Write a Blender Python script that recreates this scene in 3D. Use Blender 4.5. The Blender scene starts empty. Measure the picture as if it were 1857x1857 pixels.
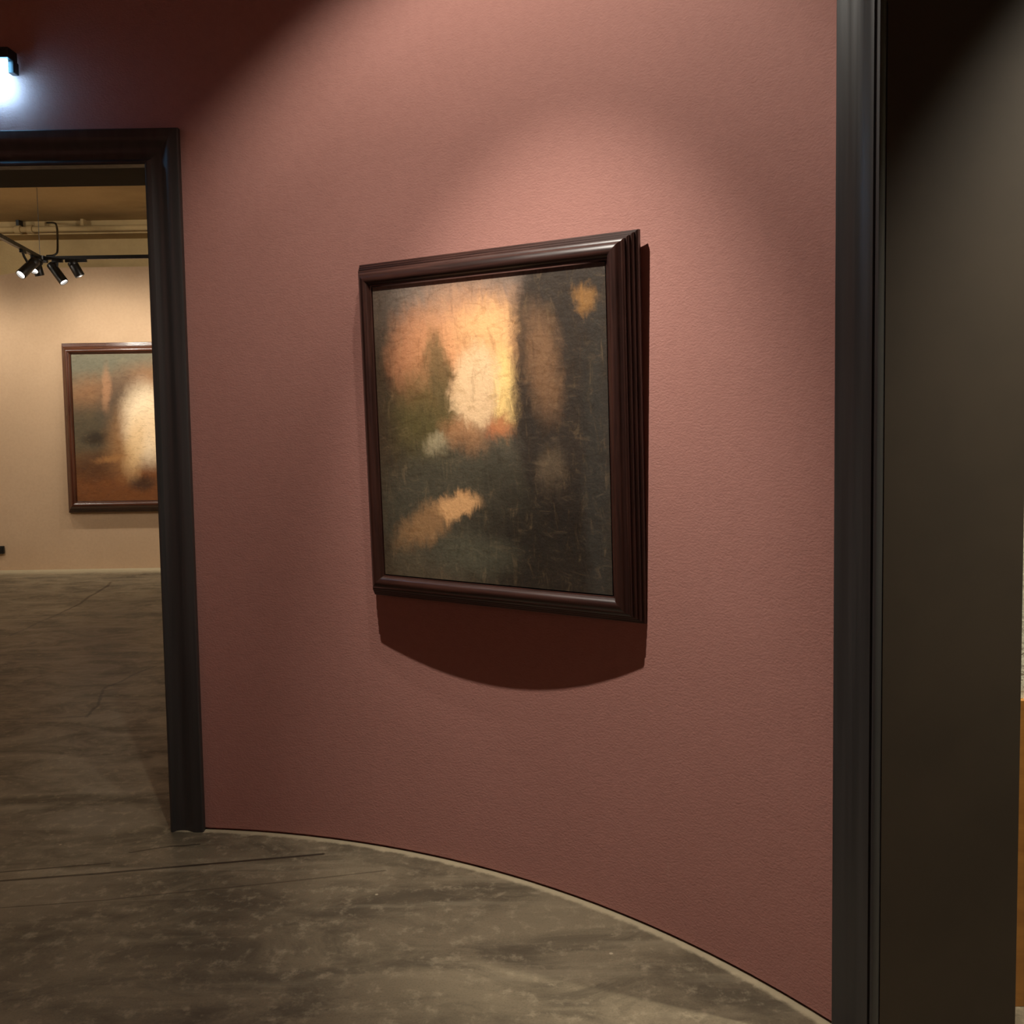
import bpy, math, random
from mathutils import Vector, Matrix

random.seed(4)
S = bpy.context.scene
COL = S.collection
R = math.radians

# ------------------------------------------------------------------ camera
F_PX, W_PX = 1700.0, 1857.0
PITCH = math.atan(104.0 / 1700.0)
ROLL = 0.016
EYE = 1.55
cam_d = bpy.data.cameras.new('camera')
cam_d.sensor_width = 36.0
cam_d.sensor_fit = 'HORIZONTAL'
cam_d.lens = 36.0 * F_PX / W_PX
cam_d.shift_y = -64.5 / W_PX
cam_d.clip_start = 0.05
cam = bpy.data.objects.new('camera', cam_d)
COL.objects.link(cam)
S.camera = cam
Fw = Vector((0, math.cos(PITCH), -math.sin(PITCH)))
Up = Vector((0, math.sin(PITCH), math.cos(PITCH)))
Rt = Vector((1, 0, 0))
cR = Rt * math.cos(ROLL) - Up * math.sin(ROLL)
cU = Rt * math.sin(ROLL) + Up * math.cos(ROLL)
M = Matrix.Identity(4)
for i in range(3):
    M[i][0], M[i][1], M[i][2] = cR[i], cU[i], -Fw[i]
M[2][3] = EYE
cam.matrix_world = M

# ------------------------------------------------------------------ world, exposure
wd = bpy.data.worlds.new('world')
S.world = wd
wd.use_nodes = True
wd.node_tree.nodes['Background'].inputs[0].default_value = (1.0, 0.85, 0.65, 1)
wd.node_tree.nodes['Background'].inputs[1].default_value = 0.0
S.view_settings.view_transform = 'Standard'
S.view_settings.look = 'None'
S.view_settings.gamma = 1.0
S.view_settings.use_curve_mapping = False
S.view_settings.exposure = 0.0

WARM = (1.0, 0.91, 0.78)
KEYC = (1.0, 0.94, 0.84)
KEY = dict(pos=(-0.60, 2.15, 3.58), aim=(0.20, 2.90, 1.00))
KEY_FLOOD, KEY_HOT = 120.0, 365.0
SECOND_W = 75.0
FAR_W = 54.0
FAR_FILL = 520.0
FAR_WASH = 175.0
BACK_W = 280.0
SIDE_W = 1000.0
SIDE_FILL = 150.0

# ------------------------------------------------------------------ constants of the place
CX, CY, R0, R1 = -1.497, 0.771, 2.748, 3.06     # round room: centre, inner and outer radius
CEIL = 3.80
DOOR1 = (-2.62, -1.322, 2.500)                   # opening x0, x1, top
FARY = 10.1

# ------------------------------------------------------------------ helpers
def srgb(r, g, b):
    def f(c):
        c /= 255.0
        return c / 12.92 if c <= 0.04045 else ((c + 0.055) / 1.055) ** 2.4
    return (f(r), f(g), f(b), 1.0)

class MB:
    def __init__(self):
        self.v, self.f = [], []
    def add(self, vs, fs):
        o = len(self.v)
        self.v += [tuple(p) for p in vs]
        self.f += [tuple(i + o for i in f) for f in fs]
        return self
    def box(self, x0, x1, y0, y1, z0, z1, mat=None):
        vs = [Vector((x, y, z)) for z in (z0, z1) for y in (y0, y1) for x in (x0, x1)]
        if mat: vs = [mat @ p for p in vs]
        return self.add(vs, [(0, 2, 3, 1), (4, 5, 7, 6), (0, 1, 5, 4), (2, 6, 7, 3), (0, 4, 6, 2), (1, 3, 7, 5)])
    def lathe(self, prof, seg=24, mat=None, cap0=True, cap1=True):
        n = len(prof); vs = []; fs = []
        for (r, z) in prof:
            for k in range(seg):
                a = 2 * math.pi * k / seg
                p = Vector((r * math.cos(a), r * math.sin(a), z))
                vs.append(mat @ p if mat else p)
        for i in range(n - 1):
            for k in range(seg):
                k2 = (k + 1) % seg
                fs.append((i * seg + k, i * seg + k2, (i + 1) * seg + k2, (i + 1) * seg + k))
        if cap0: fs.append(tuple(reversed(range(seg))))
        if cap1: fs.append(tuple(range((n - 1) * seg, n * seg)))
        return self.add(vs, fs)
    def tube(self, pts, r, seg=10):
        pts = [Vector(p) for p in pts]; vs = []; fs = []
        for i, p in enumerate(pts):
            d = (pts[min(i + 1, len(pts) - 1)] - pts[max(i - 1, 0)]).normalized()
            a = d.orthogonal().normalized() if i == 0 else (pa - d * pa.dot(d)).normalized()
            pa = a; b = d.cross(a)
            for k in range(seg):
                t = 2 * math.pi * k / seg
                vs.append(p + a * (r * math.cos(t)) + b * (r * math.sin(t)))
        for i in range(len(pts) - 1):
            for k in range(seg):
                k2 = (k + 1) % seg
                fs.append((i * seg + k, i * seg + k2, (i + 1) * seg + k2, (i + 1) * seg + k))
        fs.append(tuple(reversed(range(seg)))); fs.append(tuple(range((len(pts) - 1) * seg, len(pts) * seg)))
        return self.add(vs, fs)
    def extrude(self, poly, vec, mat=None):
        """closed 3-D polygon pushed along vec"""
        vec = Vector(vec); n = len(poly)
        a = [Vector(p) for p in poly]; b = [p + vec for p in a]
        fs = [(i, (i + 1) % n, n + (i + 1) % n, n + i) for i in range(n)]
        fs += [tuple(reversed(range(n))), tuple(range(n, 2 * n))]
        return self.add(a + b, fs)
    def build(self, name, mat, parent=None, smooth=None, bevel=0):
        me = bpy.data.meshes.new(name)
        me.from_pydata(self.v, [], self.f)
        import bmesh
        bm = bmesh.new(); bm.from_mesh(me)
        bmesh.ops.recalc_face_normals(bm, faces=bm.faces[:])
        bm.to_mesh(me); bm.free()
        if smooth:
            for p in me.polygons: p.use_smooth = True
            me.set_sharp_from_angle(angle=R(smooth))
        me.materials.append(mat)
        o = bpy.data.objects.new(name, me)
        COL.objects.link(o)
        if parent: o.parent = parent
        if bevel:
            m = o.modifiers.new('bevel', 'BEVEL'); m.width = bevel; m.segments = 2; m.limit_method = 'ANGLE'
        return o

def empty(name, loc=(0, 0, 0)):
    o = bpy.data.objects.new(name, None)
    o.location = loc; o.empty_display_size = 0.1
    COL.objects.link(o)
    return o
def tag(o, label, cat, group=None):
    o['label'] = label; o['category'] = cat
    if group: o['group'] = group
    return o
def struct(o, label=None):
    o['kind'] = 'structure'
    if label: o['label'] = label
    return o
def look(direction, up=(0, 0, 1)):
    """rotation taking local -Z to direction"""
    return Vector(direction).normalized().to_track_quat('-Z', 'Y').to_matrix().to_4x4()

# ------------------------------------------------------------------ node helpers
class NT:
    def __init__(self, name):
        self.m = bpy.data.materials.new(name); self.m.use_nodes = True
        self.t = self.m.node_tree; self.b = self.t.nodes['Principled BSDF']
        self.tc = self.t.nodes.new('ShaderNodeTexCoord')
    def n(self, kind, **kw):
        x = self.t.nodes.new(kind)
        for k, v in kw.items(): setattr(x, k, v)
        return x
    def l(self, a, b): self.t.links.new(a, b)
    def put(self, sock, val):
        if hasattr(val, 'is_output'): self.l(val, sock)
        else: sock.default_value = val
    def mapping(self, vec, loc=(0, 0, 0), rot=(0, 0, 0), sc=(1, 1, 1), kind='POINT'):
        x = self.n('ShaderNodeMapping', vector_type=kind)
        x.inputs['Location'].default_value = loc; x.inputs['Rotation'].default_value = rot; x.inputs['Scale'].default_value = sc
        self.l(vec, x.inputs['Vector']); return x.outputs[0]
    def noise(self, vec, scale, detail=4, rough=0.55, dist=0.0, out='Fac'):
        x = self.n('ShaderNodeTexNoise')
        self.l(vec, x.inputs['Vector']); x.inputs['Scale'].default_value = scale
        x.inputs['Detail'].default_value = detail; x.inputs['Roughness'].default_value = rough; x.inputs['Distortion'].default_value = dist
        return x.outputs[out]
    def rng(self, v, a, b, c=0.0, d=1.0, smooth=True):
        x = self.n('ShaderNodeMapRange', interpolation_type='SMOOTHSTEP' if smooth else 'LINEAR')
        self.put(x.inputs[0], v)
        for i, q in enumerate((a, b, c, d)): x.inputs[i + 1].default_value = q
        return x.outputs[0]
    def math(self, op, a, b=0.0, c=0.0):
        x = self.n('ShaderNodeMath', operation=op)
        self.put(x.inputs[0], a); self.put(x.inputs[1], b)
        if op == 'MULTIPLY_ADD': self.put(x.inputs[2], c)
        return x.outputs[0]
    def vm(self, op, a, b=None, out=0):
        x = self.n('ShaderNodeVectorMath', operation=op)
        self.put(x.inputs[0], a)
        if b is not None: self.put(x.inputs[1], b)
        return x.outputs[out]
    def mix(self, fac, a, b, mode='MIX'):
        x = self.n('ShaderNodeMix', data_type='RGBA', blend_type=mode)
        self.put(x.inputs[0], fac); self.put(x.inputs[6], a); self.put(x.inputs[7], b)
        return x.outputs[2]
    def bump(self, hgt, strength=0.3, dist=0.01, nrm=None):
        x = self.n('ShaderNodeBump')
        x.inputs['Strength'].default_value = strength; x.inputs['Distance'].default_value = dist
        self.l(hgt, x.inputs['Height'])
        if nrm is not None: self.l(nrm, x.inputs['Normal'])
        return x.outputs[0]
    def done(self, color=None, rough=None, normal=None, spec=None):
        i = self.b.inputs
        if color is not None: self.put(i['Base Color'], color)
        if rough is not None: self.put(i['Roughness'], rough)
        if normal is not None: self.l(normal, i['Normal'])
        if spec is not None: i['Specular IOR Level'].default_value = spec
        return self.m

# ------------------------------------------------------------------ materials
def mat_plaster(name, c1, c2, stip=0.35, rough=0.75, scale=95, scuff=None):
    k = NT(name); o = k.tc.outputs['Object']
    big = k.noise(o, 0.9, 5, 0.6)
    col = k.mix(k.rng(big, 0.35, 0.7), c1, c2)
    fine = k.noise(o, 38, 3, 0.6)
    col = k.mix(k.math('MULTIPLY', k.rng(fine, 0.35, 0.7), 0.16), col, (c1[0] * .72, c1[1] * .68, c1[2] * .68, 1))
    if scuff:
        d = k.vm('LENGTH', k.mapping(o, loc=scuff, sc=(.006, .006, .042), kind='TEXTURE'), out=1)
        col = k.mix(k.math('MULTIPLY', k.rng(d, 1.0, 0.2), k.rng(fine, .45, .7, 0.1, 0.6)), col, srgb(176, 140, 124))
    st = k.noise(k.mapping(o, sc=(1, 1, 1.5)), scale, 3, 0.6)
    sw = k.noise(k.mapping(o, sc=(1, 1, 2.2)), 30, 3, 0.6)
    h = k.math('ADD', k.math('MULTIPLY', st, 0.6), k.math('MULTIPLY', sw, 0.25))
    return k.done(col, rough, k.bump(h, stip, 0.006), 0.25)

RED = mat_plaster('dusty_red_wall_paint', (0.310, 0.146, 0.119, 1), (0.335, 0.160, 0.132, 1), 0.42, 0.72, 120, (0.4465, 2.714, 0.20))
TAN = mat_plaster('tan_wall_paint', srgb(180, 152, 122), srgb(188, 160, 130), 0.15)
BEIGE = mat_plaster('aged_cream_plaster', srgb(196, 170, 122), srgb(170, 146, 102), 0.5, 0.85, 40)
WHITE = mat_plaster('rough_white_plaster', srgb(200, 196, 172), srgb(188, 184, 158), 1.0, 0.85, 45)

def mat_black(name, c, rough, streak=0.25):
    k = NT(name); o = k.tc.outputs['Object']
    s = k.noise(k.mapping(o, sc=(28, 28, 0.7)), 1.0, 4, 0.6)
    col = k.mix(k.rng(s, 0.3, 0.75), c, (c[0] * 1.5, c[1] * 1.5, c[2] * 1.5, 1))
    rr = k.rng(s, 0.3, 0.8, rough - streak * .3, rough + streak * .3)
    return k.done(col, rr, k.bump(s, 0.06, 0.004), 0.45)
BLACK_TRIM = mat_black('satin_black_paint', srgb(44, 43, 42), 0.40)
def mat_lining():
    k = NT('dark_brown_black_lining'); o = k.tc.outputs['Object']
    g = k.noise(o, 3.0, 4, 0.6); f = k.noise(o, 60, 3, 0.6)
    return k.done(k.mix(k.rng(g, .3, .7), srgb(50, 42, 31), srgb(56, 47, 35)), 0.66, k.bump(f, 0.05, 0.002), 0.3)
LINING = mat_lining()
BLACK_METAL = mat_black('black_powder_coat', srgb(18, 16, 14), 0.4)
BLACK_PLASTIC = mat_black('black_plastic', srgb(14, 13, 12), 0.45)

def mat_wood(name, dark, light, rough, along=1):
    k = NT(name); o = k.tc.outputs['UV'] if along is None else k.tc.outputs['Object']
    sc = [26, 26, 26]; sc[along] = 1.6
    g = k.noise(k.mapping(o, sc=tuple(sc)), 1.6, 5, 0.62, 0.6)
    fl = k.noise(k.mapping(o, sc=tuple(s * 4 for s in sc)), 2.0, 3, 0.6)
    col = k.mix(k.rng(g, 0.3, 0.72), dark, light)
    col = k.mix(k.math('MULTIPLY', k.rng(fl, 0.5, 0.75), 0.35), col, (dark[0] * .5, dark[1] * .5, dark[2] * .5, 1))
    m = k.done(col, k.rng(g, 0.2, 0.8, rough - .06, rough + .08), k.bump(g, 0.05, 0.002), 0.5)
    k.b.inputs['Coat Weight'].default_value = 0.35; k.b.inputs['Coat Roughness'].default_value = 0.18
    return m
DARKW = (srgb(28, 14, 11), srgb(54, 28, 20))
WOOD_H = mat_wood('dark_walnut_rail', *DARKW, 0.34, 0)
WOOD_V = mat_wood('dark_walnut_stile', *DARKW, 0.34, 1)
REDW = (srgb(52, 25, 14), srgb(84, 44, 25))
RWOOD_H = mat_wood('red_brown_walnut_rail', *REDW, 0.3, 0)
RWOOD_V = mat_wood('red_brown_walnut_stile', *REDW, 0.3, 1)

def mat_plywood():
    k = NT('plywood'); o = k.tc.outputs['Object']
    g = k.noise(k.mapping(o, sc=(2.2, 2.2, 7)), 2.0, 6, 0.6, 1.2)
    st = k.noise(k.mapping(o, sc=(4, 4, 60)), 2.0, 3, 0.6)
    col = k.mix(k.rng(g, 0.3, 0.7), srgb(176, 122, 52), srgb(150, 100, 40))
    col = k.mix(k.math('MULTIPLY', st, 0.3), col, srgb(120, 76, 30))
    return k.done(col, 0.5, k.bump(st, 0.08, 0.002))
PLY = mat_plywood()

def mat_floor():
    k = NT('worn_polished_concrete'); o = k.tc.outputs['Object']
    big = k.noise(o, 0.55, 6, 0.62, 0.4)
    mid = k.noise(k.mapping(o, rot=(0, 0, 0.35), sc=(1.0, 2.0, 1)), 2.4, 8, 0.68, 0.7)
    fin = k.noise(o, 19, 7, 0.7)
    spk = k.noise(o, 160, 3, 0.6)
    col = k.mix(k.rng(big, 0.33, 0.68), srgb(88, 78, 62), srgb(122, 111, 90))
    col = k.mix(k.math('MULTIPLY', k.rng(mid, 0.40, 0.66), 0.75), col, srgb(60, 52, 39))
    col = k.mix(k.math('MULTIPLY', k.rng(fin, 0.50, 0.70), 0.6), col, srgb(146, 134, 110))
    col = k.mix(k.math('MULTIPLY', k.rng(spk, 0.46, 0.8), 0.4), col, srgb(52, 45, 35))
    # broad trowel sweeps
    sw = k.noise(k.mapping(o, rot=(0, 0, 0.12), sc=(0.6, 7.0, 1)), 1.3, 5, 0.6, 0.3)
    col = k.mix(k.math('MULTIPLY', k.rng(sw, 0.52, 0.7), 0.42), col, srgb(142, 131, 108))
    # small pale chips and dark oil drops
    v = k.n('ShaderNodeTexVoronoi'); k.l(o, v.inputs['Vector']); v.inputs['Scale'].default_value = 4.2
    chip = k.math('MULTIPLY', k.rng(v.outputs['Distance'], 0.035, 0.02), 0.6)
    col = k.mix(chip, col, srgb(188, 174, 146))
    v2 = k.n('ShaderNodeTexVoronoi'); k.l(k.mapping(o, loc=(3.3, 1.7, 0), sc=(1, .6, 1)), v2.inputs['Vector']); v2.inputs['Scale'].default_value = 2.3
    dro = k.math('MULTIPLY', k.rng(v2.outputs['Distance'], 0.11, 0.07), k.rng(k.noise(o, 0.8, 2), 0.5, 0.56))
    col = k.mix(k.math('MULTIPLY', dro, 0.75), col, srgb(40, 32, 22))
    # cracks and saw joints: distances to polylines on the floor
    wob = k.vm('MULTIPLY', k.vm('SUBTRACT', k.noise(o, 3.0, 4, 0.6, 0, 'Color'), (0.5, 0.5, 0.5)), (0.10, 0.10, 0.0))
    wp = k.vm('ADD', o, wob)
    wob2 = k.vm('MULTIPLY', k.vm('SUBTRACT', k.noise(o, 1.2, 3, 0.5, 0, 'Color'), (0.5, 0.5, 0.5)), (0.03, 0.03, 0.0))
    wp2 = k.vm('ADD', o, wob2)
    def seg(p, a, b, w0, w1):
        ax, ay = a; bx, by = b; L = math.hypot(bx - ax, by - ay); ang = math.atan2(by - ay, bx - ax)
        q = k.mapping(p, loc=(ax, ay, 0), rot=(0, 0, ang), kind='TEXTURE')
        s = k.n('ShaderNodeSeparateXYZ'); k.l(q, s.inputs[0])
        ex = k.math('SUBTRACT', s.outputs[0], k.n_clamp(s.outputs[0], L))
        d = k.math('SQRT', k.math('ADD', k.math('MULTIPLY', ex, ex), k.math('MULTIPLY', s.outputs[1], s.outputs[1])))
        return k.rng(d, w1, w0)
    def n_clamp(v, L):
        c = k.n('ShaderNodeClamp'); k.l(v, c.inputs[0]); c.inputs[2].default_value = L; return c.outputs[0]
    k.n_clamp = n_clamp
    cr = None
    for (p, pts, w0, w1, amt) in CRACKS:
        pp = wp if p else wp2
        for a, b in zip(pts, pts[1:]):
            m = k.math('MULTIPLY', seg(pp, a, b, w0, w1), amt)
            cr = m if cr is None else k.math('MAXIMUM', cr, m)
    col = k.mix(cr, col, srgb(34, 26, 18))
    # pale paint-and-dust edge left along the foot of the round wall
    dc = k.vm('LENGTH', k.vm('MULTIPLY', k.vm('SUBTRACT', o, (CX, CY, 0)), (1, 1, 0)), out=1)
    edge = k.rng(k.math('MULTIPLY_ADD', k.math('SUBTRACT', fin, 0.5), 0.035, dc), R0 - 0.034, R0 - 0.014)
    edge = k.math('MULTIPLY', edge, k.rng(dc, R0 + 0.01, R0 - 0.002))
    sx = k.n('ShaderNodeSeparateXYZ'); k.l(o, sx.inputs[0])
    edge = k.math('MULTIPLY', edge, k.rng(sx.outputs[0], -1.34, -1.30))
    col = k.mix(k.math('MULTIPLY', edge, 0.6), col, srgb(180, 166, 136))
    # pale edge at the far wall's foot, widened to paint the floor's bright reflection
    sy = k.n('ShaderNodeSeparateXYZ'); k.l(o, sy.inputs[0])
    e2 = k.rng(k.math('MULTIPLY_ADD', k.math('SUBTRACT', fin, 0.5), 0.1, sy.outputs[1]), FARY - 0.45, FARY - 0.06)
    col = k.mix(k.math('MULTIPLY', e2, 0.6), col, srgb(196, 184, 152))
    rough = k.rng(mid, 0.3, 0.75, 0.36, 0.58)
    h = k.math('ADD', k.math('MULTIPLY', fin, 0.35), k.math('MULTIPLY', cr, -1.0))
    return k.done(col, rough, k.bump(h, 0.22, 0.006), 0.4)

CRACKS = [
    (0, [(-2.6, 2.99), (-1.42, 3.17), (-1.01, 3.235), (-0.70, 3.285)], 0.003, 0.010, 0.9),
    (0, [(-2.4, 3.08), (-1.45, 3.24)], 0.002, 0.008, 0.7),
    (1, [(-1.42, 3.31), (-1.18, 3.37)], 0.002, 0.008, 0.7),
    (0, [(-2.0, 2.90), (-1.34, 2.98), (-0.46, 3.15)], 0.001, 0.007, 0.45),
    (1, [(-2.28, 4.92), (-2.43, 5.49), (-2.31, 5.96)], 0.003, 0.014, 0.75),
    (1, [(-3.76, 6.9), (-3.78, 8.0), (-3.98, 9.24)], 0.004, 0.020, 0.7),
    (0, [(-5.2, 7.60), (-2.4, 7.63)], 0.004, 0.022, 0.45),
    (0, [(-3.4, 4.86), (-2.28, 4.92)], 0.003, 0.012, 0.45),
]
FLOOR = mat_floor()

def emit(name, col, strength):
    k = NT(name)
    ns = k.noise(k.tc.outputs['Object'], 40, 2)
    k.b.inputs['Base Color'].default_value = (0.8, 0.8, 0.8, 1)
    k.b.inputs['Emission Color'].default_value = col
    k.put(k.b.inputs['Emission Strength'], k.rng(ns, 0.2, 0.8, strength * .95, strength * 1.05))
    return k.m
LENS = emit('lit_lamp_lens', (1.0, 0.93, 0.84, 1), 14.0)
SIGN_FACE = emit('lit_sign_face', (0.20, 0.57, 1.0, 1), 34.0)

def mat_canvas(name, w, h, base, blobs, warp=0.05, streak=(5, 1.2), streak_amt=0.35, bump=0.35, seed=0.0, rough=0.42):
    """painterly colour fields: blobs in units of the canvas (0..1 from the upper left corner)"""
    k = NT(name); o = k.tc.outputs['Object']
    o2 = k.mapping(o, loc=(seed, seed * .7, 0))
    wv = k.vm('MULTIPLY', k.vm('SUBTRACT', k.noise(o2, 5.0, 5, 0.6, 0.5, 'Color'), (0.5, 0.5, 0.5)), (warp * 2, warp * 2, 0))
    w2 = k.vm('MULTIPLY', k.vm('SUBTRACT', k.noise(k.mapping(o2, sc=(1.6, .8, 1)), 14.0, 6, 0.7, 1.2, 'Color'), (0.5, 0.5, 0.5)), (warp * 2.6, warp * 3.2, 0))
    p = k.vm('ADD', k.vm('ADD', o, wv), w2)
    st = k.noise(k.mapping(o2, sc=(streak[0], streak[1], 1)), 6.0, 7, 0.66, 0.8)
    gr = k.noise(o2, 70, 4, 0.65)
    col = base
    for (x, y, rx, ry, ang, soft, c, a) in blobs:
        q = k.mapping(p, loc=((x - .5) * w, (.5 - y) * h, 0), rot=(0, 0, R(ang)), sc=(rx * w, ry * h, 1), kind='TEXTURE')
        q = k.vm('MULTIPLY', q, (1, 1, 0))
        d = k.vm('LENGTH', q, out=1)
        fac = k.math('MULTIPLY', k.rng(d, 1 + soft, max(1 - soft, 0.0)), a)
        col = k.mix(fac, col, srgb(*c))
    md = k.noise(k.mapping(o2, loc=(2.1, .4, 0), rot=(0, 0, .5), sc=(1, 2.4, 1)), 11.0, 6, 0.7, 1.6)
    col = k.mix(k.math('MULTIPLY', k.rng(md, 0.48, 0.68), 0.55), col, k.mix(1.0, col, (0.62, 0.56, 0.48, 1), 'MULTIPLY'))
    col = k.mix(k.math('MULTIPLY', k.rng(md, 0.46, 0.28), 0.14), col, k.mix(0.5, col, srgb(206, 172, 128)))
    dk = k.mix(1.0, col, (0.45, 0.42, 0.38, 1), 'MULTIPLY')
    lt = k.mix(0.45, col, srgb(190, 160, 120))
    col = k.mix(k.math('MULTIPLY', k.rng(st, 0.5, 0.72), streak_amt), col, dk)
    col = k.mix(k.math('MULTIPLY', k.rng(st, 0.46, 0.26), streak_amt * .6), col, lt)
    col = k.mix(k.math('MULTIPLY', k.rng(gr, 0.55, 0.8), 0.22), col, dk)
    hh = k.math('ADD', k.math('MULTIPLY', st, 0.7), k.math('MULTIPLY', gr, 0.5))
    return k.done(col, k.rng(st, 0.3, 0.7, rough - .06, rough + .12), k.bump(hh, bump, 0.004), 0.4)

# ------------------------------------------------------------------ the setting
b = MB(); b.box(-9.0, 5.0, -2.6, 12.0, -0.08, 0.0)
struct(b.build('floor', FLOOR), 'worn brown grey concrete floor with cracks and drops')
b = MB(); b.box(-9.0, 5.0, -2.6, 12.0, CEIL, CEIL + 0.12)
struct(b.build('ceiling', BEIGE), 'aged cream ceiling')

def wall_round():
    """full round wall, two openings, a shadow gap at the foot"""
    b = MB(); step = 1.0; n = 360
    # door 1 in angles, door 2 in angles
    d1a = math.degrees(math.acos((DOOR1[1] + 0.075 - CX) / R0)); d1b = math.degrees(math.acos((DOOR1[0] - 0.07 - CX) / R0))
    d2a, d2b = 4.0, 33.2
    zs = [0.0, 0.009, DOOR1[2] + 0.07, 2.98, CEIL]
    angs = sorted(set([float(i) for i in range(360)] + [d1a, d1b, d2a, d2b]))
    angs.append(angs[0] + 360.0)
    def solid(am, zi):
        am %= 360
        if d1a < am < d1b and zi <= 1: return False
        if d2a < am < d2b and zi <= 2: return False
        return True
    idx = {}
    def vert(i, j, rr):
        i %= (len(angs) - 1)
        r = rr
        key = (i, j, round(r, 4))
        if key not in idx:
            a = R(angs[i]); idx[key] = len(b.v)
            b.v.append((CX + r * math.cos(a), CY + r * math.sin(a), zs[j]))
        return idx[key]
    N = len(angs) - 1
    def rad(zi): return R0 + 0.012 if zi == 0 else R0
    for i in range(N):
        am = (angs[i] + angs[i + 1]) / 2
        for zi in range(len(zs) - 1):
            if not solid(am, zi): continue
            r = rad(zi)
            b.f.append((vert(i, zi, r), vert(i, zi + 1, r), vert(i + 1, zi + 1, r), vert(i + 1, zi, r)))
            b.f.append((vert(i, zi, R1), vert(i + 1, zi, R1), vert(i + 1, zi + 1, R1), vert(i, zi + 1, R1)))
            if zi == 0:
                b.f.append((vert(i, 1, R0 + .012), vert(i, 1, R0), vert(i + 1, 1, R0), vert(i + 1, 1, R0 + .012)))
            for (ii, sgn) in ((i, -1), (i + 1, 1)):
                a2 = (angs[ii] - .01) if sgn < 0 else (angs[ii % N] + .01)
                if not solid(a2, zi):
                    b.f.append((vert(ii, zi, r), vert(ii, zi + 1, r), vert(ii, zi + 1, R1), vert(ii, zi, R1)))
            if zi and not solid(am, zi - 1):
                b.f.append((vert(i, zi, R0), vert(i + 1, zi, R0), vert(i + 1, zi, R1), vert(i, zi, R1)))
    o = b.build('wall_round', RED, smooth=30)
    return struct(o, 'dusty red stippled wall curving around the room')
wall_round()

# the room seen through the open doorway
b = MB()
b.extrude([(-8.6, FARY, 0), (0.0, FARY, 0), (0.0, FARY, 3.23), (-4.97, FARY, 3.235), (-5.42, FARY, 3.165), (-8.6, FARY, 2.70)], (0, 0.14, 0))
struct(b.build('wall_back', TAN), 'tan painted partition wall behind the far painting')
b = MB(); b.box(-8.6, 0.4, 10.75, 10.9, 0, CEIL)
struct(b.build('wall_rear', BEIGE), 'old cream plaster wall above the tan partition')
b = MB(); b.box(-8.6, 0.4, 10.45, 10.75, 3.655, CEIL)
struct(b.build('trim_1', BEIGE), 'cream plaster beam under the ceiling')
b = MB(); b.box(-8.75, -8.6, 3.4, 10.9, 0, CEIL)
struct(b.build('wall_left', TAN), 'tan side wall of the far room')
b = MB(); b.box(0.4, 0.55, 3.0, 10.9, 0, CEIL)
struct(b.build('wall_right', TAN), 'tan side wall of the far room')
# side room beyond the dark lining
b = MB(); b.box(1.165, 4.6, 2.372, 2.52, 0, CEIL)
struct(b.build('wall_side', WHITE), 'rough white plaster wall beyond the dark door lining')
b = MB(); b.box(4.6, 4.75, -2.0, 2.52, 0, CEIL)
struct(b.build('wall_end', WHITE), 'rough white plaster end wall')

# ------------------------------------------------------------------ doorways
def casing(parent, name, prof, p_in0, p_in1, outw, nrm, m0, m1, mat):
    """a moulding from p_in0 to p_in1 (inner edge), profile (o outward, n towards the room), mitred by m0, m1"""
    p0, p1, outw, nrm = Vector(p_in0), Vector(p_in1), Vector(outw), Vector(nrm)
    d = (p1 - p0).normalized(); n = len(prof)
    a = [p0 + outw * o + nrm * q - d * (o * m0) for o, q in prof]
    c = [p1 + outw * o + nrm * q + d * (o * m1) for o, q in prof]
    mb = MB().add(a + c, [(i, (i + 1) % n, n + (i + 1) % n, n + i) for i in range(n)] + [tuple(range(n)), tuple(range(n, 2 * n))])
    return mb.build(name, mat, parent, smooth=28)

CW = 0.127
PROF = [(0.0, -0.03), (0.0, 0.018), (0.004, 0.021), (0.010, 0.021), (0.014, 0.016), (0.020, 0.010), (0.034, 0.006), (0.050, 0.006), (0.064, 0.010),
        (0.078, 0.018), (0.090, 0.025), (0.100, 0.027), (CW - .004, 0.027), (CW, 0.023), (CW, -0.03)]
x0, x1, zt = DOOR1
yf = 3.503
d1 = empty('door_1', ((x0 + x1) / 2, yf, 0)); struct(d1, 'open doorway with black moulded casing into the tan room')
def rel(o, root):
    o.matrix_parent_inverse = Matrix.Translation(-root.location); return o
rel(casing(d1, 'casing', PROF, (x1, yf, 0), (x1, yf, zt), (1, 0, 0), (0, -1, 0), 0, 1, BLACK_TRIM), d1)
PROFL = [(0.0, -0.03), (0.0, 0.018), (0.010, 0.021), (0.05, 0.02), (0.05, 0.21), (CW, 0.25), (CW, -0.03)]
rel(casing(d1, 'casing', PROFL, (x0, yf, 0), (x0, yf, zt), (-1, 0, 0), (0, -1, 0), 0, 1, BLACK_TRIM), d1)
rel(casing(d1, 'casing', PROF, (x0, yf, zt), (x1, yf, zt), (0, 0, 1), (0, -1, 0), 1, 1, BLACK_TRIM), d1)
for nm, bx in (('jamb_lining', (x1 + 0.002, x1 + 0.06, yf, 3.80, 0, zt)), ('jamb_lining', (x0 - 0.06, x0 - 0.002, yf - .1, 3.80, 0, zt)),
               ('head_lining', (x0 - 0.06, x1 + 0.06, yf, 3.80, zt + 0.002, zt + 0.06))):
    rel(MB().box(*bx).build(nm, LINING, d1), d1)

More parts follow.
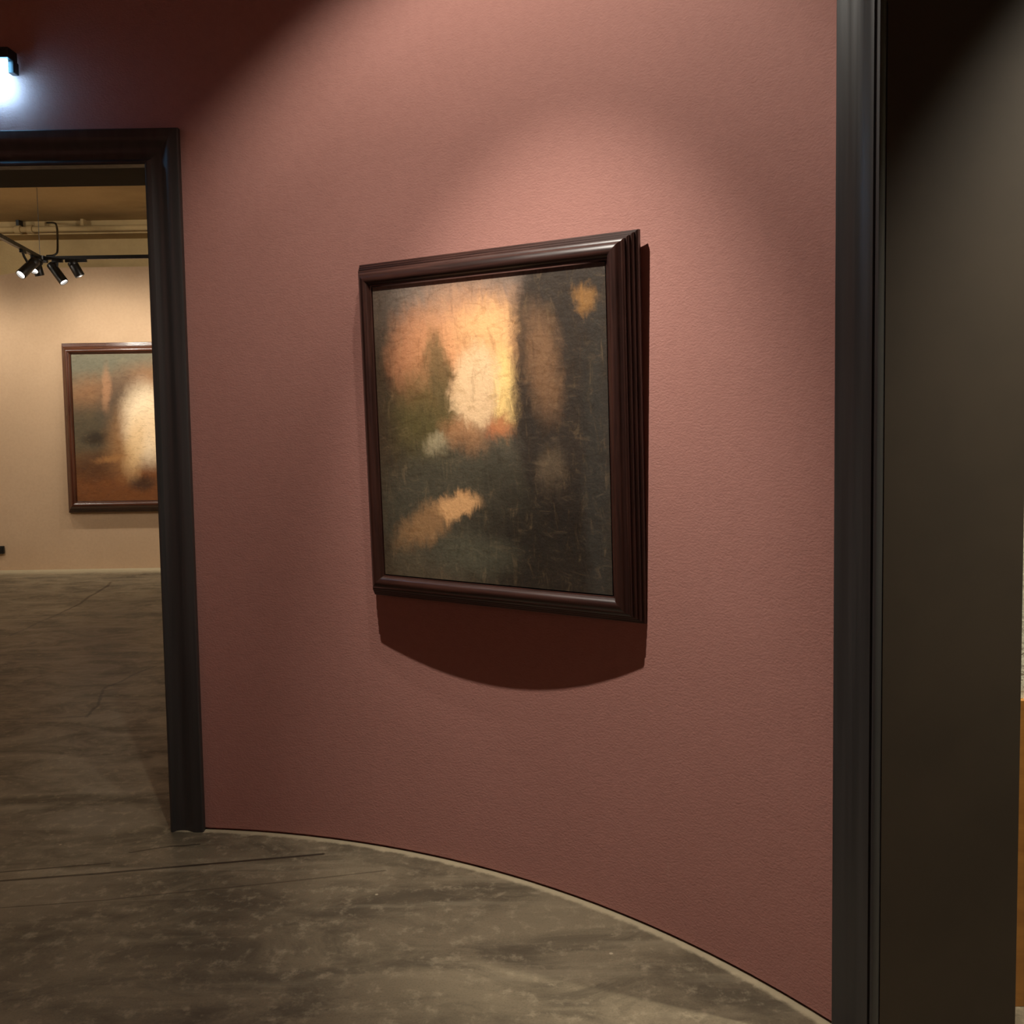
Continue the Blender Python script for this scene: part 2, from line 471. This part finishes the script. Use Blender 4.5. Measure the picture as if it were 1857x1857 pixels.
# doorway beside the camera
A = Vector((0.787, 2.290, 0)); T = Vector((0.558, -0.830, 0)).normalized(); Nn = Vector((-T.y, T.x, 0)) * -1
if Nn.dot(Vector((CX, CY, 0)) - A) < 0: Nn = -Nn
CW2 = 0.122
PROF2 = [(0.0, -0.02), (0.0, -0.004), (0.002, 0.0), (0.008, 0.001), (0.011, -0.001), (0.012, -0.007), (0.016, -0.007), (0.018, -0.001), (0.030, 0.000), (0.045, -0.003),
         (0.065, -0.006), (0.085, -0.004), (0.100, 0.0), (CW2 - .003, 0.0), (CW2, -0.003), (CW2, -0.05), (0.0, -0.05)]
d2 = empty('door_2', (1.05, 1.5, 0)); struct(d2, 'tall doorway with black casing and deep dark lining')
E0 = A + T * CW2
rel(casing(d2, 'casing', PROF2, E0, E0 + Vector((0, 0, 2.93)), -T, Nn, 0, 1, BLACK_TRIM), d2)
L0 = E0 + Vector((0.010, 0.004, 0)) - Nn * 0.012
L1 = Vector((1.243, 2.268, 0))
dl = (L1 - L0).normalized(); ln = Vector((-dl.y, dl.x, 0))
rel(MB().extrude([L0, L1, L1 + ln * 0.05, L0 + ln * 0.05], (0, 0, 2.93)).build('jamb_lining', LINING, d2), d2)
q0 = Vector((CX + R0 * math.cos(R(4)), CY + R0 * math.sin(R(4)), 0))
rel(MB().extrude([q0, q0 + Vector((.36, .02, 0)), q0 + Vector((.36, -.03, 0)), q0 + Vector((0, -.05, 0))], (0, 0, 2.93)).build('jamb_lining', LINING, d2), d2)
rel(MB().extrude([q0 + Vector((-.03, .0, 0)), q0 + Vector((.0, .0, 0)), q0 + Vector((.0, -.14, 0)), q0 + Vector((-.04, -.14, 0))], (0, 0, 3.05)).build('casing', BLACK_TRIM, d2, bevel=.004), d2)
rel(MB().extrude([L0 + Vector((0, 0, 2.93)), L1 + Vector((0, 0, 2.93)), q0 + Vector((.36, .0, 2.93)), q0 + Vector((0, 0, 2.93))], (0, 0, 0.05)).build('head_lining', LINING, d2), d2)
e0 = E0 + Vector((0, 0, 2.93)); e1 = q0 + Vector((0, 0, 2.93))
hd = (e1 - e0).normalized(); hn = Vector((hd.y, -hd.x, 0))
if hn.dot(Vector((CX, CY, 0)) - A) < 0: hn = -hn
rel(MB().extrude([e0, e1, e1 + hn * .03, e0 + hn * .03], (0, 0, 0.122)).build('casing', BLACK_TRIM, d2, bevel=.004), d2)

# ------------------------------------------------------------------ framed paintings
FRAME = [(0.0, -0.012), (0.0, 0.002), (0.004, 0.003), (0.007, 0.008), (0.010, 0.014), (0.016, 0.0185), (0.023, 0.0205), (0.031, 0.020), (0.039, 0.0165), (0.045, 0.011), (0.0480, 0.004)]
for _i in range(4):                                # four ribs stepping back to the wall
    _o, _n = 0.0480 + 0.0090 * _i, 0.003 - 0.0133 * _i
    FRAME += [(_o + .0052, _n - .0006), (_o + .0080, _n - .0032), (_o + .0090, _n - .0080), (_o + .0090, _n - .0130)]
FRAME += [(0.0840, -0.056), (0.0, -0.056)]
def painting(name, w, h, mw, matrix, canvas_mat, mh, mv, label, k=1.0):
    root = empty(name); root.matrix_world = matrix
    pr = [(o * k, n * k) for o, n in FRAME]
    cs = casing
    cs(root, 'frame_rail', pr, (-w / 2, h / 2, 0), (w / 2, h / 2, 0), (0, 1, 0), (0, 0, 1), 1, 1, mh)
    cs(root, 'frame_rail', pr, (-w / 2, -h / 2, 0), (w / 2, -h / 2, 0), (0, -1, 0), (0, 0, 1), 1, 1, mh)
    cs(root, 'frame_stile', pr, (-w / 2, -h / 2, 0), (-w / 2, h / 2, 0), (-1, 0, 0), (0, 0, 1), 1, 1, mv)
    cs(root, 'frame_stile', pr, (w / 2, -h / 2, 0), (w / 2, h / 2, 0), (1, 0, 0), (0, 0, 1), 1, 1, mv)
    e = 0.004
    MB().box(-w / 2 + e, w / 2 - e, -h / 2 + e, h / 2 - e, -0.024, 0.0).build('canvas', canvas_mat, root)
    tag(root, label, 'painting')
    return root

PW, PH = 0.8752, 0.9771 + 0.010
yaw, tilt = -0.5513, 0.0327
pX = Vector((math.cos(yaw), math.sin(yaw), 0))
pN = Vector((math.sin(yaw), -math.cos(yaw), 0)) * math.cos(tilt) - Vector((0, 0, 1)) * math.sin(tilt)
pY = pN.cross(pX)
PM = Matrix.Identity(4)
for i in range(3):
    PM[i][0], PM[i][1], PM[i][2] = pX[i], pY[i], pN[i]
PM.translation = Vector((-0.0829, 2.9815, 1.5053)) + pY * 0.005
B1 = [
    (.25, .06, .80, .16, 0, .7, (122, 108, 98), .9),
    (.02, .50, .14, .60, 0, .6, (60, 48, 34), .8),
    (.22, .26, .14, .15, 0, .5, (172, 112, 78), .75),
    (.46, .24, .26, .17, -8, .7, (222, 158, 110), .9),
    (.54, .18, .12, .08, 0, .9, (244, 190, 130), .8),
    (.26, .47, .17, .17, 0, .5, (92, 82, 48), .85),
    (.31, .30, .05, .13, 10, .5, (98, 84, 54), .8),
    (.585, .38, .055, .13, 0, .5, (255, 214, 138), .95),
    (.56, .56, .24, .10, 0, .4, (88, 82, 70), .8),
    (.56, .485, .06, .035, 0, .7, (200, 122, 78), .75),
    (.465, .36, .10, .13, -4, .30, (238, 200, 154), .95),
    (.41, .52, .10, .055, -20, .5, (186, 134, 92), .8),
    (.28, .545, .05, .035, 10, .6, (204, 186, 146), .7),
    (.42, .76, .44, .22, 0, .35, (74, 70, 57), .92),
    (.86, .36, .24, .50, 0, .16, (56, 49, 42), .97),
    (.75, .29, .07, .15, 6, .6, (142, 106, 76), .7),
    (.77, .62, .055, .07, 0, .6, (118, 100, 78), .6),
    (.91, .10, .035, .04, 20, .6, (164, 118, 66), .7),
    (.76, .90, .32, .24, 0, .6, (38, 33, 27), .9),
    (.95, .70, .05, .5, 0, .6, (60, 58, 52), .7),
    (.22, .81, .15, .05, 30, .6, (160, 120, 80), .75),
    (.36, .745, .095, .045, 12, .4, (212, 162, 110), .92),
    (.44, .90, .16, .06, 0, .7, (96, 94, 76), .5),
    (.12, .95, .10, .06, 0, .7, (92, 84, 66), .5),
]
CAN1 = mat_canvas('muted_dusk_paint', PW, PH, srgb(84, 72, 56), B1, 0.030, (6, 1.6), 0.50, 0.6, 1.3, 0.40)
painting('framed_painting', PW, PH, 0, PM, CAN1, WOOD_H, WOOD_V, 'large dark painting with a glowing centre in ribbed walnut frame on the red wall')

fx0, fx1, fz0, fz1 = -4.665, -2.70, 0.740, 2.312
FW, FH = fx1 - fx0, fz1 - fz0
FM = Matrix(((1, 0, 0, (fx0 + fx1) / 2), (0, 0, -1, FARY - 0.083), (0, 1, 0, (fz0 + fz1) / 2), (0, 0, 0, 1)))
B2 = [
    (.20, .08, .6, .16, 0, .8, (104, 102, 84), .9),
    (.12, .28, .18, .12, 0, .7, (142, 100, 66), .8),
    (.40, .18, .14, .10, 0, .8, (150, 104, 68), .7),
    (.10, .52, .24, .18, 0, .6, (78, 68, 50), .9),
    (.28, .38, .12, .20, 0, .7, (74, 66, 56), .85),
    (.185, .24, .022, .13, -3, .7, (176, 130, 94), .7),
    (.12, .57, .07, .045, 0, .6, (46, 35, 24), .8),
    (.30, .90, .6, .20, 0, .5, (118, 68, 33), .9),
    (.12, .76, .16, .09, 10, .6, (78, 50, 28), .75),
    (.36, .88, .07, .05, 0, .6, (40, 34, 30), .7),
    (.30, .55, .10, .24, -12, .7, (170, 122, 76), .7),
    (.40, .48, .12, .24, 6, .5, (255, 232, 196), .95),
    (.33, .62, .05, .18, -10, .7, (234, 196, 142), .7),
    (.60, .50, .2, .2, 0, .7, (230, 190, 140), .8),
    (.19, .71, .08, .02, 6, .8, (170, 120, 70), .6),
]
CAN2 = mat_canvas('warm_earth_paint', FW, FH, srgb(112, 92, 64), B2, 0.03, (1.6, 3), 0.3, 0.3, 5.1, 0.40)
painting('framed_painting', FW, FH, 0, FM, CAN2, RWOOD_H, RWOOD_V, 'wide painting of pale and earth colours in red brown frame on the tan wall', 1.45)

# ------------------------------------------------------------------ lamps
def spot_light(root, loc, direction, watts, size, blend, color=WARM, radius=0.02):
    d = bpy.data.lights.new('lamp_beam', 'SPOT')
    d.energy = watts; d.spot_size = R(size); d.spot_blend = blend; d.color = color; d.shadow_soft_size = radius
    o = bpy.data.objects.new('lamp_beam', d); COL.objects.link(o)
    m = look(direction); m.translation = Vector(loc); o.matrix_world = m
    if root: o.parent = root; o.matrix_parent_inverse = root.matrix_world.inverted()
    return o

def spotlight(track_pt, head, direction, beams, label, group, rad=0.042, length=0.21, adapter_dir=(1, 0, 0), lens_mat=LENS, beam_r=0.02, half=0.05):
    """track lamp: adapter under the track, stem, tilted cylinder head whose lens centre sits at `head`"""
    tp, hd, dr = Vector(track_pt), Vector(head), Vector(direction).normalized()
    root = empty('track_spotlight', tp)
    bpy.context.view_layer.update()
    inv = Matrix.Translation(-tp)
    ad = Vector(adapter_dir).normalized(); sd = Vector((-ad.y, ad.x, 0))
    mm = Matrix(((ad.x, sd.x, 0, tp.x), (ad.y, sd.y, 0, tp.y), (0, 0, 1, tp.z), (0, 0, 0, 1)))
    parts = []
    parts.append(MB().box(-half, half, -0.016, 0.016, -0.026, -0.0005, mm).build('adapter', BLACK_METAL, None, bevel=.003))
    mid = hd - dr * (length * 0.55)
    knee = Vector((tp.x, tp.y, tp.z - 0.03)) + (mid - tp) * 0.15
    parts.append(MB().tube([tp - Vector((0, 0, .02)), knee, mid + (knee - mid).normalized() * rad * .6], 0.011, 10).build('stem', BLACK_METAL, None, smooth=40))
    m = look(dr); m.translation = hd
    # local -Z is the beam direction, lens at z = 0, rim a little in front
    prof = [(rad * .82, 0.0), (rad * .86, -0.022), (rad * .97, -0.022), (rad, -0.016), (rad, length * .7), (rad * .97, length * .72), (rad * .97, length * .74), (rad, length * .76), (rad, length - .008), (rad * .93, length)]
    body = MB().lathe(prof, 28, m, cap0=False).build('lamp_body', BLACK_METAL, None, smooth=35)
    parts.append(body)
    lens = MB().lathe([(rad * .82, -0.002), (rad * .5, -0.008), (0.001, -0.010)], 28, m).build('lens', lens_mat, None, smooth=40)
    parts.append(lens)
    for p in parts:
        p.parent = root; p.matrix_parent_inverse = inv
    for (aim, watts, size, blend, colr) in beams:
        src = hd + dr * 0.03
        spot_light(root, src, aim if aim else dr, watts, size, blend, colr, beam_r)
    return tag(root, label, 'spotlight', group)

# main room: unseen above the frame, one track under the ceiling with the lamp that lights the painting
kp = Vector(KEY['pos']); ka = Vector(KEY['aim']) - kp
tk = empty('lighting_track', (kp.x, kp.y - 0.04, CEIL - 0.035))
bpy.context.view_layer.update()
o = MB().box(-0.9, 0.9, -0.018, 0.018, 0.0, 0.035).build('track_rail', BLACK_METAL, tk)
tag(tk, 'black lighting track fixed to the ceiling of the red room', 'light track')
spotlight((kp.x, kp.y - 0.04, CEIL - 0.035), kp - ka.normalized() * 0.03, ka,
          [((0.60, 0.83, -2.13), KEY_FLOOD, 98, 0.5, KEYC), (None, KEY_HOT, 49, 1.0, KEYC)],
          'black track spotlight aimed at the painting on the red wall', None, length=0.14)

kq = Vector((-0.12, kp.y - 0.04, CEIL - 0.035)); hq = Vector((-0.14, kp.y + 0.0, 3.58)); aq = Vector((-0.85, 3.42, 0.75)) - hq
spotlight(kq, hq, aq, [(None, SECOND_W, 46, 1.0, KEYC)], 'black track spotlight aimed at the red wall beside the open doorway', None, length=0.13)

# far room: bent track hung below the beam
TZ = 3.125; TY = 9.0
K = Vector((-4.43, TY, TZ))                       # the bend
ND = Vector((-3.55, 6.50, TZ)) * 1.0
def on_ray(u, v, z):
    a = (u - 928.5) / F_PX; c = -(v - 864.0) / F_PX
    r = a * math.cos(ROLL) + c * math.sin(ROLL); t = -a * math.sin(ROLL) + c * math.cos(ROLL)
    d = Fw + Rt * r + Up * t
    return Vector((0, 0, EYE)) + d * ((z - EYE) / d.z)
K2 = on_ray(0, 432, TZ)
K2 = K + (K2 - K) * 1.7
tr = empty('lighting_track', K); bpy.context.view_layer.update()
inv = Matrix.Translation(-K)
def rail(a, c, nm='track_rail'):
    d = (c - a); L = d.length; d.normalize(); s = Vector((-d.y, d.x, 0))
    m = Matrix(((d.x, s.x, 0, a.x), (d.y, s.y, 0, a.y), (0, 0, 1, a.z), (0, 0, 0, 1)))
    p = MB().box(0, L, -.017, .017, 0, .034, m).build(nm, BLACK_METAL, tr); p.matrix_parent_inverse = inv
rail(K, Vector((-1.2, TY, TZ)))
p = MB().lathe([(0.035, 0.002), (0.035, 0.040)], 20, Matrix.Translation(K)).build('track_joint', BLACK_METAL, tr); p.matrix_parent_inverse = inv
for (px, lab) in ((K.x - 0.01, 'thin black wire holding the bend of the track from the ceiling'), (-2.2, 'thin black wire holding the straight track near its end')):
    tag(MB().tube([(px, TY, TZ + .0405 if px < -4 else TZ + .0345), (px, TY, CEIL)], 0.0025, 6).build('suspension_wire', BLACK_METAL), lab, 'wire')
tag(tr, 'straight black lighting track hanging along the tan wall', 'light track')
dK = (K2 - K).normalized()
tr = empty('lighting_track', K2); bpy.context.view_layer.update(); inv = Matrix.Translation(-K2)
rail(K + dK * 0.05, K2)
tag(MB().tube([K2 + Vector((0, 0, .0345)) - dK * .1, Vector((K2.x, K2.y, CEIL)) - dK * .1], 0.0025, 6).build('suspension_wire', BLACK_METAL), 'thin black wire holding the slanting track arm', 'wire')
tag(tr, 'slanting black lighting track arm joining the straight track at the bend', 'light track')

dK = (K2 - K).normalized()
GT = 'track spotlights in the tan room'
pt_a = K + dK * 0.52; pt_b = K + dK * 0.22
LK = dict(lens_mat=LENS)
paint_c = Vector((-3.9, FARY, 1.55))
def at9(u, v, y=TY):
    a = (u - 928.5) / F_PX; c = -(v - 864.0) / F_PX
    r = a * math.cos(ROLL) + c * math.sin(ROLL); t = -a * math.sin(ROLL) + c * math.cos(ROLL)
    d = Fw + Rt * r + Up * t
    return Vector((0, 0, EYE)) + d * (y / d.y)
hA = at9(40, 496, pt_a.y)
spotlight(pt_a, hA, (-0.35, -0.75, -0.75), [(None, FAR_W * .25, 70, .8, WARM)], 'black spotlight glaring towards the doorway from the slanted track arm', GT, 0.045, 0.2, dK)
hB = at9(62, 488, pt_b.y)
spotlight(pt_b, hB, (-0.10, -0.60, -0.90), [(None, FAR_W * .25, 60, .8, WARM)], 'black spotlight tilted down beside the bend of the track', GT, 0.045, 0.12, dK)
pt_c = Vector((K.x + 0.01, TY, TZ)); hC = at9(71, 496)
spotlight(pt_c + Vector((0.0, 0, 0)), hC + Vector((0, 0, 0)), (0.12, 0.25, -1.0), [((0.10, 1.1, -1.0), FAR_W, 120, .9, WARM)], 'black spotlight hanging straight down under the bend of the track', GT, 0.042, 0.13)
pt_d = at9(104, 474); pt_d = Vector((pt_d.x, TY, TZ)); hD = at9(114, 509)
spotlight(pt_d, hD, (0.62, -0.10, -0.85), [(None, FAR_W * .6, 110, .9, WARM)], 'long black spotlight leaning sideways below the hanging cable', GT, 0.042, 0.20)
pt_e = at9(138, 475); pt_e = Vector((pt_e.x, TY, TZ)); hE = at9(143, 497)
spotlight(pt_e, hE, (0.40, 0.15, -0.85), [((0.25, 1.1, -0.9), FAR_W * .5, 110, .9, WARM)], 'short black spotlight turned away to the tan wall', GT, 0.045, 0.125, half=0.1)
pt_f = Vector((-2.5, TY, TZ))
spotlight(pt_f, pt_f + Vector((-.05, .1, -.16)), (-0.35, 1.0, -1.1), [(None, FAR_W * .8, 110, .9, WARM)], 'black spotlight aimed at the far end of the wide painting', GT, 0.042, 0.19)

for (hp, aim, lab) in (((-5.75, 9.0, 2.98), (-5.6, 10.1, 1.75), 'added black spotlight on a long stem brightening the tan wall above the socket'),
                       ((-3.05, 9.0, 2.98), (-3.2, 10.1, 1.6), 'added black spotlight on a long stem brightening the wide painting')):
    hp = Vector(hp); dv = Vector(aim) - hp  # out-of-view lamps added to brighten the tan wall from above
    spotlight((hp.x, hp.y - .1, CEIL), hp, dv, [(None, FAR_W * 1.0, 118, .9, WARM)], lab, None, 0.042, 0.13)
# unseen lamps added for fill: bounce off other walls, wash on the tan wall
for (hp, aim, lab) in (((-2.6, 7.6, 3.05), (0.4, 9.0, 1.6), 'added black fill spotlight aimed at the side wall of the tan room for bounce'),
                       ((-6.2, 7.6, 3.05), (-8.6, 7.4, 1.6), 'added black fill spotlight aimed at the outer wall of the tan room for bounce')):
    hp = Vector(hp); dv = Vector(aim) - hp
    spotlight((hp.x, hp.y, CEIL), hp, dv, [(None, FAR_FILL, 100, .9, WARM)], lab, None, 0.045, 0.2)  # added so bounce reaches the far ceiling and upper wall
for (hp, aim, lab) in (((-1.0, 6.9, 3.35), (-4.2, 10.1, 1.5), 'added black fill spotlight washing the tan wall from the right side'),
                       ((-6.6, 6.6, 3.35), (-5.6, 10.1, 1.5), 'added black fill spotlight washing the tan wall beside the socket')):
    hp = Vector(hp); dv = Vector(aim) - hp
    spotlight((hp.x, hp.y, CEIL), hp, dv, [(None, FAR_WASH, 105, .8, WARM)], lab, None, 0.045, 0.2, beam_r=0.35)  # added to even out the tan wall; large radius blurs their shadows
for (hp, aim, lab) in (((-2.5, 0.9, 3.5), (-4.2, 0.2, 1.5), 'added black fill spotlight aimed at the red wall behind for bounce'),
                       ((-0.9, -0.2, 3.5), (-0.3, -1.75, 1.5), 'added black fill spotlight aimed at the red wall opposite for bounce')):
    hp = Vector(hp); dv = Vector(aim) - hp
    spotlight((hp.x, hp.y, CEIL), hp, dv, [(None, BACK_W, 100, .7, KEYC)], lab, None, 0.045, 0.2)  # added out of view so bounce lifts the dark parts of the red room

# pipe, junction box, cable on the old plaster above the partition
pz = at9(0, 417, 10.38).z
pi = empty('ceiling_pipe', (-5.0, 10.38, pz)); bpy.context.view_layer.update(); inv = Matrix.Translation(-pi.location)
p = MB().tube([(-8.5, 10.38, pz), (0.3, 10.38, pz)], 0.033, 16).build('pipe', BEIGE, pi, smooth=40); p.matrix_parent_inverse = inv
for u in (33, 55):
    c = at9(u, 415, 10.38)
    p = MB().lathe([(0.044, -.03), (0.046, -.025), (0.046, .025), (0.044, .03)], 18, Matrix.Translation((c.x, 10.38, pz)) @ Matrix.Rotation(R(90), 4, 'Y')).build('pipe_coupling', BEIGE, pi, smooth=40)
    p.matrix_parent_inverse = inv
for u in (33, 150):
    c = at9(u, 405, 10.38)
    p = MB().box(c.x - .016, c.x + .016, 10.36, 10.46, pz + .03, pz + .13).build('pipe_bracket', BLACK_METAL if u == 33 else BEIGE, pi); p.matrix_parent_inverse = inv
tag(pi, 'cream painted pipe running below the plaster beam', 'pipe')
c = at9(75, 407, 10.42)
jb = empty('junction_box', (c.x, 10.42, c.z)); bpy.context.view_layer.update()
MB().box(-.06, .06, -.03, .03, -.028, .028).build('box_body', BEIGE, jb, bevel=.004)
MB().box(-.054, .054, -.036, -.03, -.024, .024).build('box_lid', BEIGE, jb, bevel=.002)
tag(jb, 'small cream junction box on the beam above the pipe', 'junction box')
pts = [at9(*q) for q in ((86, 404, 10.40), (97, 404, 10.2), (102, 408, 9.9), (104, 420, 9.5), (104.5, 440, 9.2), (104, 456, 9.06), (101, 461, 9.03), (95, 463.5, 9.01), (84, 464, 9.0))]
fine = []
for i in range(len(pts) - 1):
    a, c = pts[max(i - 1, 0)], pts[i]; d, e = pts[i + 1], pts[min(i + 2, len(pts) - 1)]
    for s in range(6):
        t = s / 6
        fine.append(0.5 * ((2 * c) + (d - a) * t + (2 * a - 5 * c + 4 * d - e) * t * t + (-a + 3 * c - 3 * d + e) * t ** 3))
fine.append(pts[-1])
tag(MB().tube(fine, 0.010, 8).build('power_cable', BLACK_PLASTIC, None, smooth=60), 'black power cable drooping from the junction box to the track', 'cable')

# black socket near the floor on the tan wall
sk = empty('wall_socket', (-5.585, FARY, 0.225)); bpy.context.view_layer.update()
MB().box(-.075, .075, -.03, 0, -.042, .042).build('socket_box', BLACK_PLASTIC, sk, bevel=.004)
for sx in (-.037, .037):
    MB().lathe([(.026, 0), (.026, .004), (.022, .004), (.021, -.0005)], 20, Matrix.Translation((sx, -.030, 0)) @ Matrix.Rotation(R(90), 4, 'X'), cap0=False).build('socket_ring', BLACK_PLASTIC, sk, smooth=40)
tag(sk, 'small black double socket low on the tan wall', 'socket')

# exit sign over the doorway
sg = empty('exit_sign', (-1.968, 3.455, 2.885)); bpy.context.view_layer.update()
MB().box(-.195, .198, -.03, .035, -.02, .018).build('housing', BLACK_PLASTIC, sg, bevel=.004)
MB().box(.175, .200, .004, .04, -.062, -.018).build('side_bracket', BLACK_PLASTIC, sg, bevel=.004)
MB().box(-.185, .183, -.012, -.004, -.150, -.018).build('lit_panel', SIGN_FACE, sg, bevel=.002)
tag(sg, 'lit exit sign with glowing panel on the red wall above the doorway', 'exit sign')

# plywood sheet standing against the white wall of the side room
ply = MB().box(-.34, .34, -.009, .009, 0, .812).build('plywood_sheet', PLY, None, bevel=.0015)
ply.location = (1.545, 2.3625, 0)
tag(ply, 'plywood sheet standing upright against the foot of the white plaster wall', 'plywood')

# lamp of the side room
sp = Vector((1.95, 1.65, CEIL - 0.035))
st = empty('lighting_track', sp); bpy.context.view_layer.update()
MB().box(-0.9, 0.9, -0.018, 0.018, 0.0, 0.035).build('track_rail', BLACK_METAL, st)
tag(st, 'black lighting track fixed to the ceiling of the white room', 'light track')
dd = Vector((1.60, 2.36, 0.9)) - (sp + Vector((0, .08, -.2)))
spotlight(sp, sp + Vector((0, .08, -.2)), dd, [(None, SIDE_W * .62, 60, 1.0, (1.0, .93, .80))], 'black track spotlight aimed at the white plaster wall', None)
hp = Vector((3.5, 1.3, 3.5))  # fill lamp added so its bounce brightens the dark door lining
spotlight((hp.x, hp.y, CEIL), hp, Vector((4.6, 1.0, 1.5)) - hp, [(None, SIDE_FILL, 90, .8, (1.0, .93, .80))], 'added black fill spotlight aimed at the white end wall for bounce', None, 0.045, 0.2)
